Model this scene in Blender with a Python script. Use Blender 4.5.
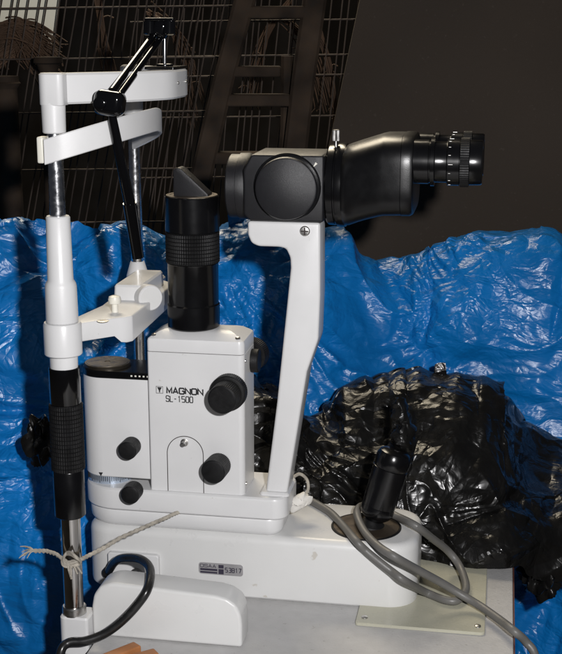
import bpy, bmesh, math, random
from mathutils import Vector, Matrix, noise
random.seed(7)
sc = bpy.context.scene
COL = sc.collection
for o in list(bpy.data.objects): bpy.data.objects.remove(o)
R = math.radians
# ------------------------------------------------------------------ camera
TH = R(13.5); PS = R(10); LIFT = 1.026            # pitch, turn of the instrument, height of its reference point over the floor
DIST = 1.25
FW = Vector((0, math.cos(TH), -math.sin(TH))); UP = Vector((0, math.sin(TH), math.cos(TH)))
ORG = Vector((0, 0, LIFT))
cam_d = bpy.data.cameras.new('camera'); cam = bpy.data.objects.new('camera', cam_d); COL.objects.link(cam)
cam.location = ORG - FW*DIST
cam.rotation_euler = (math.pi/2 - TH, 0, 0)
cam_d.sensor_fit = 'VERTICAL'; cam_d.sensor_height = 24; cam_d.sensor_width = 24
cam_d.lens = 1250/654*24
cam_d.clip_start = 0.05; cam_d.clip_end = 60
sc.camera = cam
# ------------------------------------------------------------------ world and lamps
w = bpy.data.worlds.new('World'); sc.world = w; w.use_nodes = True
bg = w.node_tree.nodes['Background']; bg.inputs[0].default_value = (0.75, 0.82, 1, 1); bg.inputs[1].default_value = 0.03
def area(name, loc, target, size, power, color, shape='SQUARE'):
    l = bpy.data.lights.new(name, 'AREA'); l.shape = shape; l.size = size; l.energy = power; l.color = color
    o = bpy.data.objects.new(name, l); COL.objects.link(o); o.location = loc
    o.rotation_euler = (Vector(target)-Vector(loc)).to_track_quat('-Z', 'Y').to_euler(); return o
area('flash_lamp', cam.location + Vector((0.13, 0.0, 0.075)), (0.02, 0.1, LIFT-0.05), 0.035, 15.5, (1, 0.985, 0.99), 'DISK')
area('overhead_lamp', (-0.3, 1.35, LIFT+1.45), (0, 0.05, LIFT), 0.9, 36.0, (1, 0.87, 0.66))
sc.view_settings.view_transform = 'Standard'; sc.view_settings.look = 'None'
sc.view_settings.exposure = 0; sc.view_settings.gamma = 1
sc.cycles.use_denoising = True
sc.cycles.max_bounces = 8
# ------------------------------------------------------------------ coordinates
RIG = Matrix.Translation(ORG) @ Matrix.Rotation(-PS, 4, 'Z') @ Matrix.Scale(0.001, 4)   # instrument axes, millimetres
WLD = Matrix.Translation(ORG) @ Matrix.Scale(0.001, 4)
SX = Vector((1, 0, 0))
def ray(px, py): return SX*(px-281) + UP*(327-py) + FW*1250
def at(px, py, y):
    """point of the instrument's own axes (mm) on the plane y = const seen at a photo pixel"""
    inv = Matrix.Rotation(PS, 4, 'Z'); c = inv @ (-FW*1250); d = inv @ ray(px, py)
    t = (y-c.y)/d.y; return c + d*t
def atz(px, py, z):
    inv = Matrix.Rotation(PS, 4, 'Z'); c = inv @ (-FW*1250); d = inv @ ray(px, py)
    t = (z-c.z)/d.z; return c + d*t
def atw(px, py, y):
    c = -FW*1250; d = ray(px, py); t = (y-c.y)/d.y; return c + d*t
def proj(v):
    q = v + FW*1250; f = q.dot(FW); return 281+1250*q.x/f, 327-1250*q.dot(UP)/f
# ------------------------------------------------------------------ materials
def mat(name, col, rough=0.4, metal=0.0, coat=0.0, spec=0.5, var=0.06, vscale=12, bump=0.0, bscale=400, trans=0.0, alpha=1.0, rvar=0.08, extra=None):
    m = bpy.data.materials.new(name); m.use_nodes = True; nt = m.node_tree; N = nt.nodes; L = nt.links
    b = N['Principled BSDF']
    b.inputs['Metallic'].default_value = metal; b.inputs['Coat Weight'].default_value = coat
    b.inputs['Coat Roughness'].default_value = 0.12
    b.inputs['Specular IOR Level'].default_value = spec
    b.inputs['Transmission Weight'].default_value = trans
    tc = N.new('ShaderNodeTexCoord')
    n1 = N.new('ShaderNodeTexNoise'); n1.inputs['Scale'].default_value = vscale; n1.inputs['Detail'].default_value = 6
    L.new(tc.outputs['Object'], n1.inputs['Vector'])
    cr = N.new('ShaderNodeMix'); cr.data_type = 'RGBA'
    cr.inputs['A'].default_value = (*[max(0, c*(1-var)) for c in col], 1); cr.inputs['B'].default_value = (*[min(1, c*(1+var)) for c in col], 1)
    mr = N.new('ShaderNodeMapRange'); mr.inputs[1].default_value = 0.3; mr.inputs[2].default_value = 0.7
    L.new(n1.outputs['Fac'], mr.inputs[0]); L.new(mr.outputs[0], cr.inputs['Factor'])
    L.new(cr.outputs['Result'], b.inputs['Base Color'])
    n2 = N.new('ShaderNodeTexNoise'); n2.inputs['Scale'].default_value = vscale*4; n2.inputs['Detail'].default_value = 8
    L.new(tc.outputs['Object'], n2.inputs['Vector'])
    r2 = N.new('ShaderNodeMapRange'); r2.inputs[1].default_value = 0.3; r2.inputs[2].default_value = 0.7
    r2.inputs[3].default_value = max(0.02, rough-rvar); r2.inputs[4].default_value = min(1, rough+rvar)
    L.new(n2.outputs['Fac'], r2.inputs[0]); L.new(r2.outputs[0], b.inputs['Roughness'])
    if bump:
        n3 = N.new('ShaderNodeTexNoise'); n3.inputs['Scale'].default_value = bscale; n3.inputs['Detail'].default_value = 4
        L.new(tc.outputs['Object'], n3.inputs['Vector'])
        bp = N.new('ShaderNodeBump'); bp.inputs['Strength'].default_value = bump; bp.inputs['Distance'].default_value = 0.001
        L.new(n3.outputs['Fac'], bp.inputs['Height']); L.new(bp.outputs['Normal'], b.inputs['Normal'])
    if extra: extra(nt, b, tc, cr)
    return m
def specks(thr, size, dark, amount=0.8):
    """small stains and chips with a shape of their own"""
    def f(nt, b, tc, cr):
        N = nt.nodes; L = nt.links
        v = N.new('ShaderNodeTexNoise'); v.inputs['Scale'].default_value = size; v.inputs['Detail'].default_value = 3
        v.inputs['Roughness'].default_value = 0.65
        L.new(tc.outputs['Object'], v.inputs['Vector'])
        mr = N.new('ShaderNodeMapRange'); mr.inputs[1].default_value = thr; mr.inputs[2].default_value = thr+0.04
        mr.inputs[4].default_value = amount
        L.new(v.outputs['Fac'], mr.inputs[0])
        mx = N.new('ShaderNodeMix'); mx.data_type = 'RGBA'; mx.inputs['B'].default_value = (*dark, 1)
        L.new(cr.outputs['Result'], mx.inputs['A']); L.new(mr.outputs[0], mx.inputs['Factor'])
        L.new(mx.outputs['Result'], b.inputs['Base Color'])
    return f
M = {}
M['white'] = mat('white_enamel', (0.665, 0.665, 0.665), 0.36, coat=0.12, var=0.045, vscale=9, bump=0.05, bscale=900, extra=specks(0.72, 70, (0.35, 0.32, 0.27), 0.5))
M['cream'] = mat('warm_white_enamel', (0.65, 0.65, 0.64), 0.33, coat=0.12, var=0.04, vscale=9, bump=0.05, bscale=700, extra=specks(0.71, 50, (0.4, 0.35, 0.27), 0.5))
M['black'] = mat('black_gloss', (0.0035, 0.0035, 0.004), 0.2, spec=0.5, var=0.3, vscale=30, rvar=0.015)
M['black_gloss'] = mat('black_mirror_gloss', (0.003, 0.003, 0.0035), 0.10, spec=0.6, var=0.2, rvar=0.02)
M['black_soft'] = mat('black_semi_gloss', (0.004, 0.004, 0.0045), 0.33, spec=0.45, var=0.2, vscale=30, rvar=0.03, bump=0.06, bscale=1200)
M['satin'] = mat('black_satin', (0.011, 0.011, 0.013), 0.40, spec=0.45, var=0.1, vscale=40, bump=0.25, bscale=2500, rvar=0.01)
M['matte'] = mat('black_rubber', (0.006, 0.006, 0.0065), 0.5, spec=0.3, var=0.3, vscale=60, bump=0.2, bscale=1500)
M['chrome'] = mat('chrome', (0.75, 0.75, 0.76), 0.14, metal=1, var=0.05, rvar=0.03)
M['dark_chrome'] = mat('dimmed_chrome', (0.42, 0.41, 0.40), 0.14, metal=1, var=0.15, vscale=30, rvar=0.04)  # base colour lowered to dim what the lower pole reflects
M['bright_chrome'] = mat('bright_chrome', (0.85, 0.86, 0.88), 0.22, metal=1, var=0.1, vscale=60, rvar=0.08, bump=0.15, bscale=150)
M['steel'] = mat('dull_steel', (0.55, 0.54, 0.52), 0.35, metal=1, var=0.15, vscale=40)
M['bronze'] = mat('worn_bronze_plate', (0.11, 0.088, 0.066), 0.38, metal=0.7, var=0.25, vscale=25)
M['lid'] = mat('black_lid_bronze_sheen', (0.05, 0.042, 0.032), 0.38, metal=0.7, var=0.3, vscale=30)  # bronze colour stands in for a warm reflection on the black lid
M['ink'] = mat('black_print', (0.02, 0.02, 0.022), 0.5)
M['groove'] = mat('panel_gap', (0.03, 0.022, 0.02), 0.7)
M['label'] = mat('silver_label', (0.42, 0.41, 0.42), 0.35, metal=0.4, var=0.1, vscale=60)
M['label_ink'] = mat('label_print', (0.035, 0.03, 0.05), 0.5)
M['scale'] = mat('scale_ring_metal', (0.45, 0.52, 0.62), 0.3, metal=0.5, var=0.2, vscale=50)
M['nylon'] = mat('white_nylon', (0.72, 0.70, 0.62), 0.4, var=0.04)
M['cable'] = mat('grey_rubber', (0.13, 0.127, 0.12), 0.45, var=0.12, vscale=30, bump=0.1, bscale=600)
M['cord'] = mat('black_cable', (0.012, 0.012, 0.012), 0.30, var=0.3, vscale=30)
M['string'] = mat('grey_string', (0.36, 0.33, 0.28), 0.85, var=0.3, vscale=120, bump=0.8, bscale=900)
M['paper'] = mat('white_tissue', (0.62, 0.60, 0.56), 0.7, var=0.1, vscale=60, bump=0.5, bscale=200)
M['glide'] = mat('yellowed_plastic', (0.45, 0.44, 0.35), 0.28, var=0.08, vscale=14, rvar=0.1)
M['ply'] = mat('orange_wood', (0.42, 0.17, 0.06), 0.55, var=0.25, vscale=30, bump=0.3, bscale=200)
M['edge'] = mat('reddish_table_edge', (0.10, 0.035, 0.025), 0.6, var=0.2)
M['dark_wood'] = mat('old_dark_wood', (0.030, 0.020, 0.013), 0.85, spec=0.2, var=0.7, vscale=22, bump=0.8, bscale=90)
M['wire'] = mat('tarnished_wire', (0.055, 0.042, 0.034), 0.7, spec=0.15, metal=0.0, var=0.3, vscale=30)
M['twig'] = mat('dry_twig', (0.070, 0.038, 0.020), 0.85, var=0.3, vscale=40)
M['panel'] = mat('pale_cream_board', (0.86, 0.82, 0.66), 0.7, var=0.1, vscale=6)
M['wall'] = mat('dark_wall', (0.007, 0.005, 0.004), 0.9, var=0.4, vscale=4)
M['floor'] = mat('concrete', (0.10, 0.09, 0.08), 0.85, var=0.2, vscale=6, bump=0.5, bscale=80)
M['brown'] = mat('brown_felt', (0.046, 0.036, 0.028), 0.9, var=0.22, vscale=3, spec=0.2, bump=0.9, bscale=260, extra=specks(0.66, 160, (0.075, 0.06, 0.05), 0.5))
def table_extra(nt, b, tc, cr):
    specks(0.66, 170, (0.27, 0.26, 0.24), 0.5)(nt, b, tc, cr)
M['table'] = mat('scuffed_grey_laminate', (0.49, 0.485, 0.48), 0.55, var=0.05, vscale=70, bump=0.25, bscale=350, extra=table_extra)
# tarpaulin: woven blue plastic with fine wrinkles
def tarp_extra(nt, b, tc, cr):
    N = nt.nodes; L = nt.links
    mp = N.new('ShaderNodeMapping'); L.new(tc.outputs['Object'], mp.inputs[0])
    dist = N.new('ShaderNodeTexNoise'); dist.inputs['Scale'].default_value = 9; dist.inputs['Detail'].default_value = 2
    L.new(mp.outputs[0], dist.inputs['Vector'])
    vm = N.new('ShaderNodeVectorMath'); vm.operation = 'MULTIPLY_ADD'; vm.inputs[1].default_value = (0.07, 0.07, 0.07)
    L.new(dist.outputs['Color'], vm.inputs[0]); L.new(mp.outputs[0], vm.inputs[2])
    prev = None
    for k, (sca, amp, sq) in enumerate(((17, 1.0, 2.4), (40, 0.42, 0.5), (100, 0.17, 1.8))):
        m2 = N.new('ShaderNodeMapping'); m2.inputs['Scale'].default_value = (1, 1, sq); m2.inputs['Rotation'].default_value = (0, 0.5-0.7*k, 0)
        L.new(vm.outputs[0], m2.inputs[0])
        n = N.new('ShaderNodeTexVoronoi'); n.feature = 'DISTANCE_TO_EDGE'; n.inputs['Scale'].default_value = sca
        L.new(m2.outputs[0], n.inputs['Vector'])
        mu = N.new('ShaderNodeMath'); mu.operation = 'MULTIPLY'; mu.inputs[1].default_value = amp
        L.new(n.outputs['Distance'], mu.inputs[0])
        if prev:
            ad = N.new('ShaderNodeMath'); ad.operation = 'ADD'; L.new(prev, ad.inputs[0]); L.new(mu.outputs[0], ad.inputs[1]); prev = ad.outputs[0]
        else: prev = mu.outputs[0]
    mk_ = N.new('ShaderNodeTexNoise'); mk_.inputs['Scale'].default_value = 7; mk_.inputs['Detail'].default_value = 3; L.new(tc.outputs['Object'], mk_.inputs['Vector'])
    mm = N.new('ShaderNodeMapRange'); mm.inputs[1].default_value = 0.4; mm.inputs[2].default_value = 0.66; mm.inputs[3].default_value = 0.4; mm.inputs[4].default_value = 1.0
    L.new(mk_.outputs['Fac'], mm.inputs[0])
    bp = N.new('ShaderNodeBump'); L.new(mm.outputs[0], bp.inputs['Strength']); bp.inputs['Distance'].default_value = 0.011
    L.new(prev, bp.inputs['Height'])
    wv = N.new('ShaderNodeTexWave'); wv.inputs['Scale'].default_value = 300; wv.inputs['Distortion'].default_value = 0.6; wv.bands_direction = 'Z'
    L.new(mp.outputs[0], wv.inputs['Vector'])
    b2 = N.new('ShaderNodeBump'); b2.inputs['Strength'].default_value = 0.08; b2.inputs['Distance'].default_value = 0.0006
    L.new(wv.outputs['Fac'], b2.inputs['Height']); L.new(bp.outputs['Normal'], b2.inputs['Normal'])
    L.new(b2.outputs['Normal'], b.inputs['Normal'])
M['tarp'] = mat('blue_tarpaulin', (0.003, 0.158, 0.48), 0.32, spec=0.5, var=0.25, vscale=7, rvar=0.08, extra=tarp_extra)
def bag_extra(nt, b, tc, cr):
    N = nt.nodes; L = nt.links
    dist = N.new('ShaderNodeTexNoise'); dist.inputs['Scale'].default_value = 11; dist.inputs['Detail'].default_value = 3
    L.new(tc.outputs['Object'], dist.inputs['Vector'])
    vm = N.new('ShaderNodeVectorMath'); vm.operation = 'MULTIPLY_ADD'; vm.inputs[1].default_value = (0.1, 0.1, 0.1)
    L.new(dist.outputs['Color'], vm.inputs[0]); L.new(tc.outputs['Object'], vm.inputs[2])
    prev = None
    for k, (sca, amp, sq, ft) in enumerate(((13, 1.0, 2.6, 1), (30, 0.45, 0.35, 1), (60, 0.10, 3.0, 0), (75, 0.14, 0.6, 1))):
        m2 = N.new('ShaderNodeMapping'); m2.inputs['Scale'].default_value = (1, 1, sq); m2.inputs['Rotation'].default_value = (0, 0.35-0.6*k, 0)
        L.new(vm.outputs[0], m2.inputs[0])
        if ft:
            n = N.new('ShaderNodeTexVoronoi'); n.feature = 'DISTANCE_TO_EDGE'; n.inputs['Scale'].default_value = sca
            L.new(m2.outputs[0], n.inputs['Vector']); outp = n.outputs['Distance']
        else:
            n = N.new('ShaderNodeTexNoise'); n.inputs['Scale'].default_value = sca; n.inputs['Detail'].default_value = 2
            L.new(m2.outputs[0], n.inputs['Vector']); outp = n.outputs['Fac']
        mu = N.new('ShaderNodeMath'); mu.operation = 'MULTIPLY'; mu.inputs[1].default_value = amp
        L.new(outp, mu.inputs[0])
        if prev:
            ad = N.new('ShaderNodeMath'); ad.operation = 'ADD'; L.new(prev, ad.inputs[0]); L.new(mu.outputs[0], ad.inputs[1]); prev = ad.outputs[0]
        else: prev = mu.outputs[0]
    bp = N.new('ShaderNodeBump'); bp.inputs['Strength'].default_value = 0.8; bp.inputs['Distance'].default_value = 0.009
    L.new(prev, bp.inputs['Height']); L.new(bp.outputs['Normal'], b.inputs['Normal'])
M['bag'] = mat('black_plastic_film', (0.006, 0.0058, 0.0055), 0.27, spec=0.36, var=0.3, vscale=20, rvar=0.1, extra=bag_extra)
# ------------------------------------------------------------------ mesh builder (coordinates in mm of the instrument's axes)
class B:
    def __init__(s): s.bm = bmesh.new()
    def _bev(s, geom_faces, w, seg=3, ang=30):
        es = set()
        for f in geom_faces:
            for e in f.edges:
                if len(e.link_faces) == 2 and e.calc_face_angle(0) > R(ang): es.add(e)
        if es: bmesh.ops.bevel(s.bm, geom=list(es), offset=w, segments=seg, profile=0.5, affect='EDGES', clamp_overlap=True)
    def box(s, x0, x1, y0, y1, z0, z1, bev=0, seg=3, rot=None, piv=None):
        vs = [s.bm.verts.new((x, y, z)) for x in (x0, x1) for y in (y0, y1) for z in (z0, z1)]
        if rot is not None:
            bmesh.ops.rotate(s.bm, verts=vs, cent=piv or ((x0+x1)/2, (y0+y1)/2, (z0+z1)/2), matrix=rot)
        fs = [s.bm.faces.new([vs[i] for i in q]) for q in ((0, 1, 3, 2), (4, 6, 7, 5), (0, 4, 5, 1), (2, 3, 7, 6), (0, 2, 6, 4), (1, 5, 7, 3))]
        bmesh.ops.recalc_face_normals(s.bm, faces=fs)
        if bev: s._bev(fs, bev, seg)
        return s
    def prism(s, pts, a0, a1, axis='y', bev=0, seg=3, ang=30):
        """outline pts extruded between a0 and a1 along axis"""
        def mk(p, a):
            if axis == 'y': return (p[0], a, p[1])
            if axis == 'x': return (a, p[0], p[1])
            return (p[0], p[1], a)
        A = [s.bm.verts.new(mk(p, a0)) for p in pts]; C = [s.bm.verts.new(mk(p, a1)) for p in pts]
        fs = [s.bm.faces.new(A), s.bm.faces.new(C[::-1])]
        n = len(pts)
        for i in range(n): fs.append(s.bm.faces.new((A[i], C[i], C[(i+1) % n], A[(i+1) % n])))
        bmesh.ops.recalc_face_normals(s.bm, faces=fs)
        if bev: s._bev(fs, bev, seg, ang)
        return s
    def lathe(s, p, d, prof, seg=64, teeth=0, depth=0.8):
        """prof = [(t along d, radius)]; teeth > 0 cuts lengthwise ribs into entries flagged with a third value"""
        p = Vector(p); d = Vector(d).normalized(); u = d.orthogonal().normalized(); v = d.cross(u)
        if teeth: seg = teeth*2
        rings = []
        for e in prof:
            t, r = e[0], e[1]
            if r <= 1e-6: rings.append([s.bm.verts.new(p+d*t)]); continue
            ring = []
            for i in range(seg):
                a = 2*math.pi*i/seg; rr = r - (depth if (len(e) > 2 and i % 2) else 0)
                ring.append(s.bm.verts.new(p+d*t+(u*math.cos(a)+v*math.sin(a))*rr))
            rings.append(ring)
        fs = []
        for a, b in zip(rings, rings[1:]):
            if len(a) == 1 and len(b) == 1: continue
            for i in range(seg):
                j = (i+1) % seg
                if len(a) == 1: fs.append(s.bm.faces.new((a[0], b[i], b[j])))
                elif len(b) == 1: fs.append(s.bm.faces.new((a[i], b[0], a[j])))
                else: fs.append(s.bm.faces.new((a[i], b[i], b[j], a[j])))
        for ring in (rings[0], rings[-1]):
            if len(ring) > 2: fs.append(s.bm.faces.new(ring))
        bmesh.ops.recalc_face_normals(s.bm, faces=fs)
        return s
    def cyl(s, p0, p1, r0, r1=None, seg=48, bev=0.0):
        r1 = r0 if r1 is None else r1; p0 = Vector(p0); p1 = Vector(p1); h = (p1-p0).length; c = bev
        pr = [(0, r0-c), (c*0.3, r0-c*0.3), (c, r0), (h-c, r1), (h-c*0.3, r1-c*0.3), (h, r1-c)] if c else [(0, r0), (h, r1)]
        return s.lathe(p0, p1-p0, pr, seg)
    def tube(s, pts, r, seg=12, sub=8, closed=False, rfun=None):
        P = [Vector(p) for p in pts]; path = []
        n = len(P)
        for i in range(n-1):
            a = P[max(i-1, 0)]; b = P[i]; c = P[i+1]; d = P[min(i+2, n-1)]
            for k in range(sub):
                t = k/sub
                path.append(0.5*((2*b)+(c-a)*t+(2*a-5*b+4*c-d)*t*t+(3*b-a-3*c+d)*t**3))
        path.append(P[-1])
        rings = []; up = Vector((0.13, 0.31, 0.94)).normalized(); prevu = None
        for i, q in enumerate(path):
            tdir = (path[min(i+1, len(path)-1)]-path[max(i-1, 0)]).normalized()
            if prevu is None: u = tdir.cross(up).normalized()
            else: u = (prevu - tdir*prevu.dot(tdir)).normalized()
            prevu = u; v = tdir.cross(u)
            rr = rfun(i/(len(path)-1)) if rfun else r
            rings.append([s.bm.verts.new(q+(u*math.cos(2*math.pi*k/seg)+v*math.sin(2*math.pi*k/seg))*rr) for k in range(seg)])
        fs = []
        for a, b in zip(rings, rings[1:]):
            for k in range(seg): fs.append(s.bm.faces.new((a[k], a[(k+1) % seg], b[(k+1) % seg], b[k])))
        fs.append(s.bm.faces.new(rings[0])); fs.append(s.bm.faces.new(rings[-1][::-1]))
        bmesh.ops.recalc_face_normals(s.bm, faces=fs)
        return s
    def rloft(s, x0, x1, y0, y1, rads, levels, seg=10):
        """stack of rounded rectangles; rads = corner radii (x0y0, x1y0, x1y1, x0y1); levels = [(z, inset)]"""
        rings = []
        for z, ins in levels:
            a0, a1, b0, b1 = x0+ins, x1-ins, y0+ins, y1-ins; ring = []
            for (cx, cy, sx, sy, rad, st) in ((a0, b0, 1, 1, rads[0], 180), (a1, b0, -1, 1, rads[1], 270), (a1, b1, -1, -1, rads[2], 0), (a0, b1, 1, -1, rads[3], 90)):
                r = max(rad-ins, 0.2)
                for k in range(seg+1):
                    a = R(st+90*k/seg)
                    ring.append(s.bm.verts.new((cx+sx*r+r*math.cos(a), cy+sy*r+r*math.sin(a), z)))
            rings.append(ring)
        fs = [s.bm.faces.new(rings[0][::-1]), s.bm.faces.new(rings[-1])]; n = len(rings[0])
        for a, b in zip(rings, rings[1:]):
            for i in range(n): fs.append(s.bm.faces.new((a[i], a[(i+1) % n], b[(i+1) % n], b[i])))
        bmesh.ops.recalc_face_normals(s.bm, faces=fs)
        return s
    def band(s, path, z_of, h, th, bev=1.5):
        """upright strip following a plan path [(x,y)] ; z_of(x,y) = bottom height; th = thickness inwards"""
        n = len(path); rings = []
        for i, (x, y) in enumerate(path):
            q0 = Vector(path[max(i-1, 0)]); q1 = Vector(path[min(i+1, n-1)]); t = (q1-q0).normalized(); nn = Vector((-t.y, t.x))
            z = z_of(x, y); a = Vector((x, y)); c = a + nn*th
            o = bev
            prof = [(a, z+o), (a, z+h-o), (a+nn*o, z+h), (c-nn*o, z+h), (c, z+h-o), (c, z+o), (c-nn*o, z), (a+nn*o, z)]
            rings.append([s.bm.verts.new((p.x, p.y, zz)) for p, zz in prof])
        fs = []
        for a, b in zip(rings, rings[1:]):
            for k in range(8): fs.append(s.bm.faces.new((a[k], a[(k+1) % 8], b[(k+1) % 8], b[k])))
        fs.append(s.bm.faces.new(rings[0])); fs.append(s.bm.faces.new(rings[-1][::-1]))
        bmesh.ops.recalc_face_normals(s.bm, faces=fs)
        return s
    def build(s, name, material, parent=None, frame=RIG, ang=32, at_=None):
        me = bpy.data.meshes.new(name); o = bpy.data.objects.new(name, me); COL.objects.link(o)
        if parent is not None:
            root = parent
            while root.parent: root = root.parent
            rm = ROOTM[root.name]; o.parent = parent
        else:
            rm = frame @ Matrix.Translation(at_ or (0, 0, 0)) @ Matrix.Scale(1000, 4)
            o.matrix_world = rm
        s.bm.transform(rm.inverted() @ frame)
        s.bm.to_mesh(me); s.bm.free(); me.materials.append(M[material])
        me.polygons.foreach_set('use_smooth', [True]*len(me.polygons)); me.set_sharp_from_angle(angle=R(ang))
        return o
ROOTM = {}
def thing(name, label, cat, loc, frame=RIG, group=None):
    o = bpy.data.objects.new(name, None); COL.objects.link(o); o.empty_display_size = 0.05
    m = frame @ Matrix.Translation(loc) @ Matrix.Scale(1000, 4)
    o.matrix_world = m; ROOTM[o.name] = m
    o['label'] = label; o['category'] = cat
    if group: o['group'] = group
    return o
def tag(o, label=None, cat=None, kind=None, group=None):
    if label: o['label'] = label
    if cat: o['category'] = cat
    if kind: o['kind'] = kind
    if group: o['group'] = group
    return o
RO = [(1, .85), (.86, 1), (.14, 1), (0, .85), (0, .15), (.14, 0), (.86, 0), (1, .15), (1, .85)]
GL = {'M': [[(0, 0), (0, 1), (.5, .2), (1, 1), (1, 0)]], 'A': [[(0, 0), (.5, 1), (1, 0)], [(.22, .3), (.78, .3)]],
      'G': [[(1, .74), (1, .85), (.86, 1), (.14, 1), (0, .85), (0, .15), (.14, 0), (.86, 0), (1, .15), (1, .5), (.55, .5)]],
      'N': [[(0, 0), (0, 1), (1, 0), (1, 1)]], 'O': [RO], '0': [RO], 'L': [[(0, 1), (0, 0), (1, 0)]], '-': [[(.1, .5), (.75, .5)]],
      'S': [[(1, .78), (1, .87), (.86, 1), (.14, 1), (0, .87), (0, .62), (.14, .5), (.86, .5), (1, .38), (1, .13), (.86, 0), (.14, 0), (0, .13), (0, .22)]],
      '1': [[(.2, .8), (.5, 1), (.5, 0)]], '5': [[(1, 1), (0, 1), (0, .55), (.86, .55), (1, .42), (1, .14), (.86, 0), (0, 0)]],
      '3': [[(0, 1), (1, 1), (1, 0), (0, 0)], [(.3, .52), (1, .52)]], '8': [RO, [(0, .52), (1, .52)]], '7': [[(0, 1), (1, 1), (.4, 0)]]}
def strokes(txt, x, z, h, w_, pitch, th, y):
    """printed capitals made of flat strokes, x z = lower left corner"""
    t = B(); lay = 0
    for k, ch in enumerate(txt):
        for ln_ in GL[ch]:
            P = [Vector((x+k*pitch+a*w_, z+b*h)) for a, b in ln_]; closed = (P[0]-P[-1]).length < 1e-6; n = len(P); rr = []
            for i, p in enumerate(P):
                a = P[i-1] if i else (P[-2] if closed else p); c = P[i+1] if i < n-1 else (P[1] if closed else p)
                d0 = (p-a).normalized() if (p-a).length else (c-p).normalized(); d1 = (c-p).normalized() if (c-p).length else d0
                n0 = Vector((-d0.y, d0.x)); n1 = Vector((-d1.y, d1.x)); m_ = (n0+n1).normalized(); l = th/2/max(0.45, m_.dot(n0))
                rr.append((t.bm.verts.new((p.x+m_.x*l, y-lay*0.012, p.y+m_.y*l)), t.bm.verts.new((p.x-m_.x*l, y-lay*0.012, p.y-m_.y*l))))
            for a, b in zip(rr, rr[1:]): t.bm.faces.new((a[0], a[1], b[1], b[0]))
            lay = 1-lay
    for f in t.bm.faces:
        f.normal_update()
        if f.normal.y > 0: f.normal_flip()
    return t
TZ = -276                                    # table top
# ================================================================== SETTING
def slab(name, x0, x1, y0, y1, z0, z1, material, kind='structure'):
    o = B().box(x0, x1, y0, y1, z0, z1).build(name, material, frame=WLD); o['kind'] = kind; return o
slab('floor', -4000, 4000, -3000, 3200, -1066, -1026, 'floor')
slab('wall', -4000, 4000, 2400, 2500, -1025, 2600, 'wall')
# ================================================================== BACKGROUND THINGS
# brown board, its left edge leaning
a = atw(361, -5, 640); b_ = atw(322, 180, 640); sl = (b_.x-a.x)/(b_.z-a.z)
pts = [(a.x+(z-a.z)*sl, z) for z in (400, -1024)]
o = B().prism([(pts[0][0], 400), (1500, 400), (1500, -1024), (pts[1][0], -1024)], 640, 655, 'y', bev=1).build('board', 'brown', frame=WLD, at_=(400, 648, -1024))
tag(o, 'large dark brown rough board standing behind the eyepieces, its left edge slanting', 'board')
def mesh_panel(pxa, pxb, y, lean, sp, hz, label, ztop=760, zbot=-900, tilt=0.0, jit=1.5):
    t = B(); x0 = atw(pxa, 100, y).x; x1 = atw(pxb, 100, y).x
    x = x0
    while x < x1:
        xx = x + random.uniform(-jit, jit); bend = random.uniform(-6, 6)
        pp = [(xx + lean*(z-150) + bend*math.sin((z+xx)/160), y + tilt*(z-150)+random.uniform(-1, 1), z) for z in (zbot, -300, 150, 330, ztop)]
        t.tube(pp, 1.15, seg=5, sub=3); x += sp
    for z in hz:
        pp = [(xq + lean*(z-150), y-2.2+tilt*(z-150), z + (xq-x0)*0.012) for xq in (x0-8, (2*x0+x1)/3, (x0+2*x1)/3, x1+8)]
        t.tube(pp, 1.3, seg=5, sub=4)
    o = t.build('wire_fence', 'wire', frame=WLD, at_=((x0+x1)/2, y, zbot))
    tag(o, label, 'fence', group='wire mesh panels leaning in the dark')
hA = [atw(100, q, 660).z for q in (-45, 9, 60, 114, 171)]; hA += [hA[-1]-80*k for k in range(1, 10)]
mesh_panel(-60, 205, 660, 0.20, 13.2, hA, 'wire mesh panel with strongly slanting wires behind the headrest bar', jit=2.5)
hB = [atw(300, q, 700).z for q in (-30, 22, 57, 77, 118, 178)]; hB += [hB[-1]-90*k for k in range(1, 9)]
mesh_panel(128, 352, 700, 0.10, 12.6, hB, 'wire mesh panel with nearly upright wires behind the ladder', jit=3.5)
# pale board at the upper left
t = B(); A = [atw(-60, -60, 700), atw(68, -60, 700), atw(52, 48, 700), atw(-60, 60, 700)]
o = t.prism([(p.x, p.z) for p in A], 700, 712, 'y', bev=1).build('board', 'panel', frame=WLD, at_=(A[2].x, 706, A[2].z))
tag(o, 'pale cream board in the top left corner behind the mesh', 'board')
# ladder
lad = thing('ladder', 'old dark wooden ladder leaning behind the mesh left of the brown board', 'ladder', (-60, 560, -1024), WLD)
def plank(p, q, w0, w1, th, y0, y1, name, parent):
    """tapered rail between two points (x,z)"""
    t = B(); n = 14; rings = []
    for i in range(n+1):
        f = i/n; x = p[0]+(q[0]-p[0])*f + 2.5*math.sin(i*1.3+p[0]); z = p[1]+(q[1]-p[1])*f; w_ = w0+(w1-w0)*f + random.uniform(-1, 1); y = y0+(y1-y0)*f
        rings.append([t.bm.verts.new(c) for c in ((x-w_/2, y-th/2+4, z), (x-w_/2+4, y-th/2, z), (x+w_/2-4, y-th/2, z), (x+w_/2, y-th/2+4, z), (x+w_/2, y+th/2, z), (x-w_/2, y+th/2, z))])
    for a, b in zip(rings, rings[1:]):
        for k in range(6): t.bm.faces.new((a[k], a[(k+1) % 6], b[(k+1) % 6], b[k]))
    t.bm.faces.new(rings[0]); t.bm.faces.new(rings[-1][::-1]); bmesh.ops.recalc_face_normals(t.bm, faces=t.bm.faces[:])
    return t.build(name, 'dark_wood', parent, frame=WLD)
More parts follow.
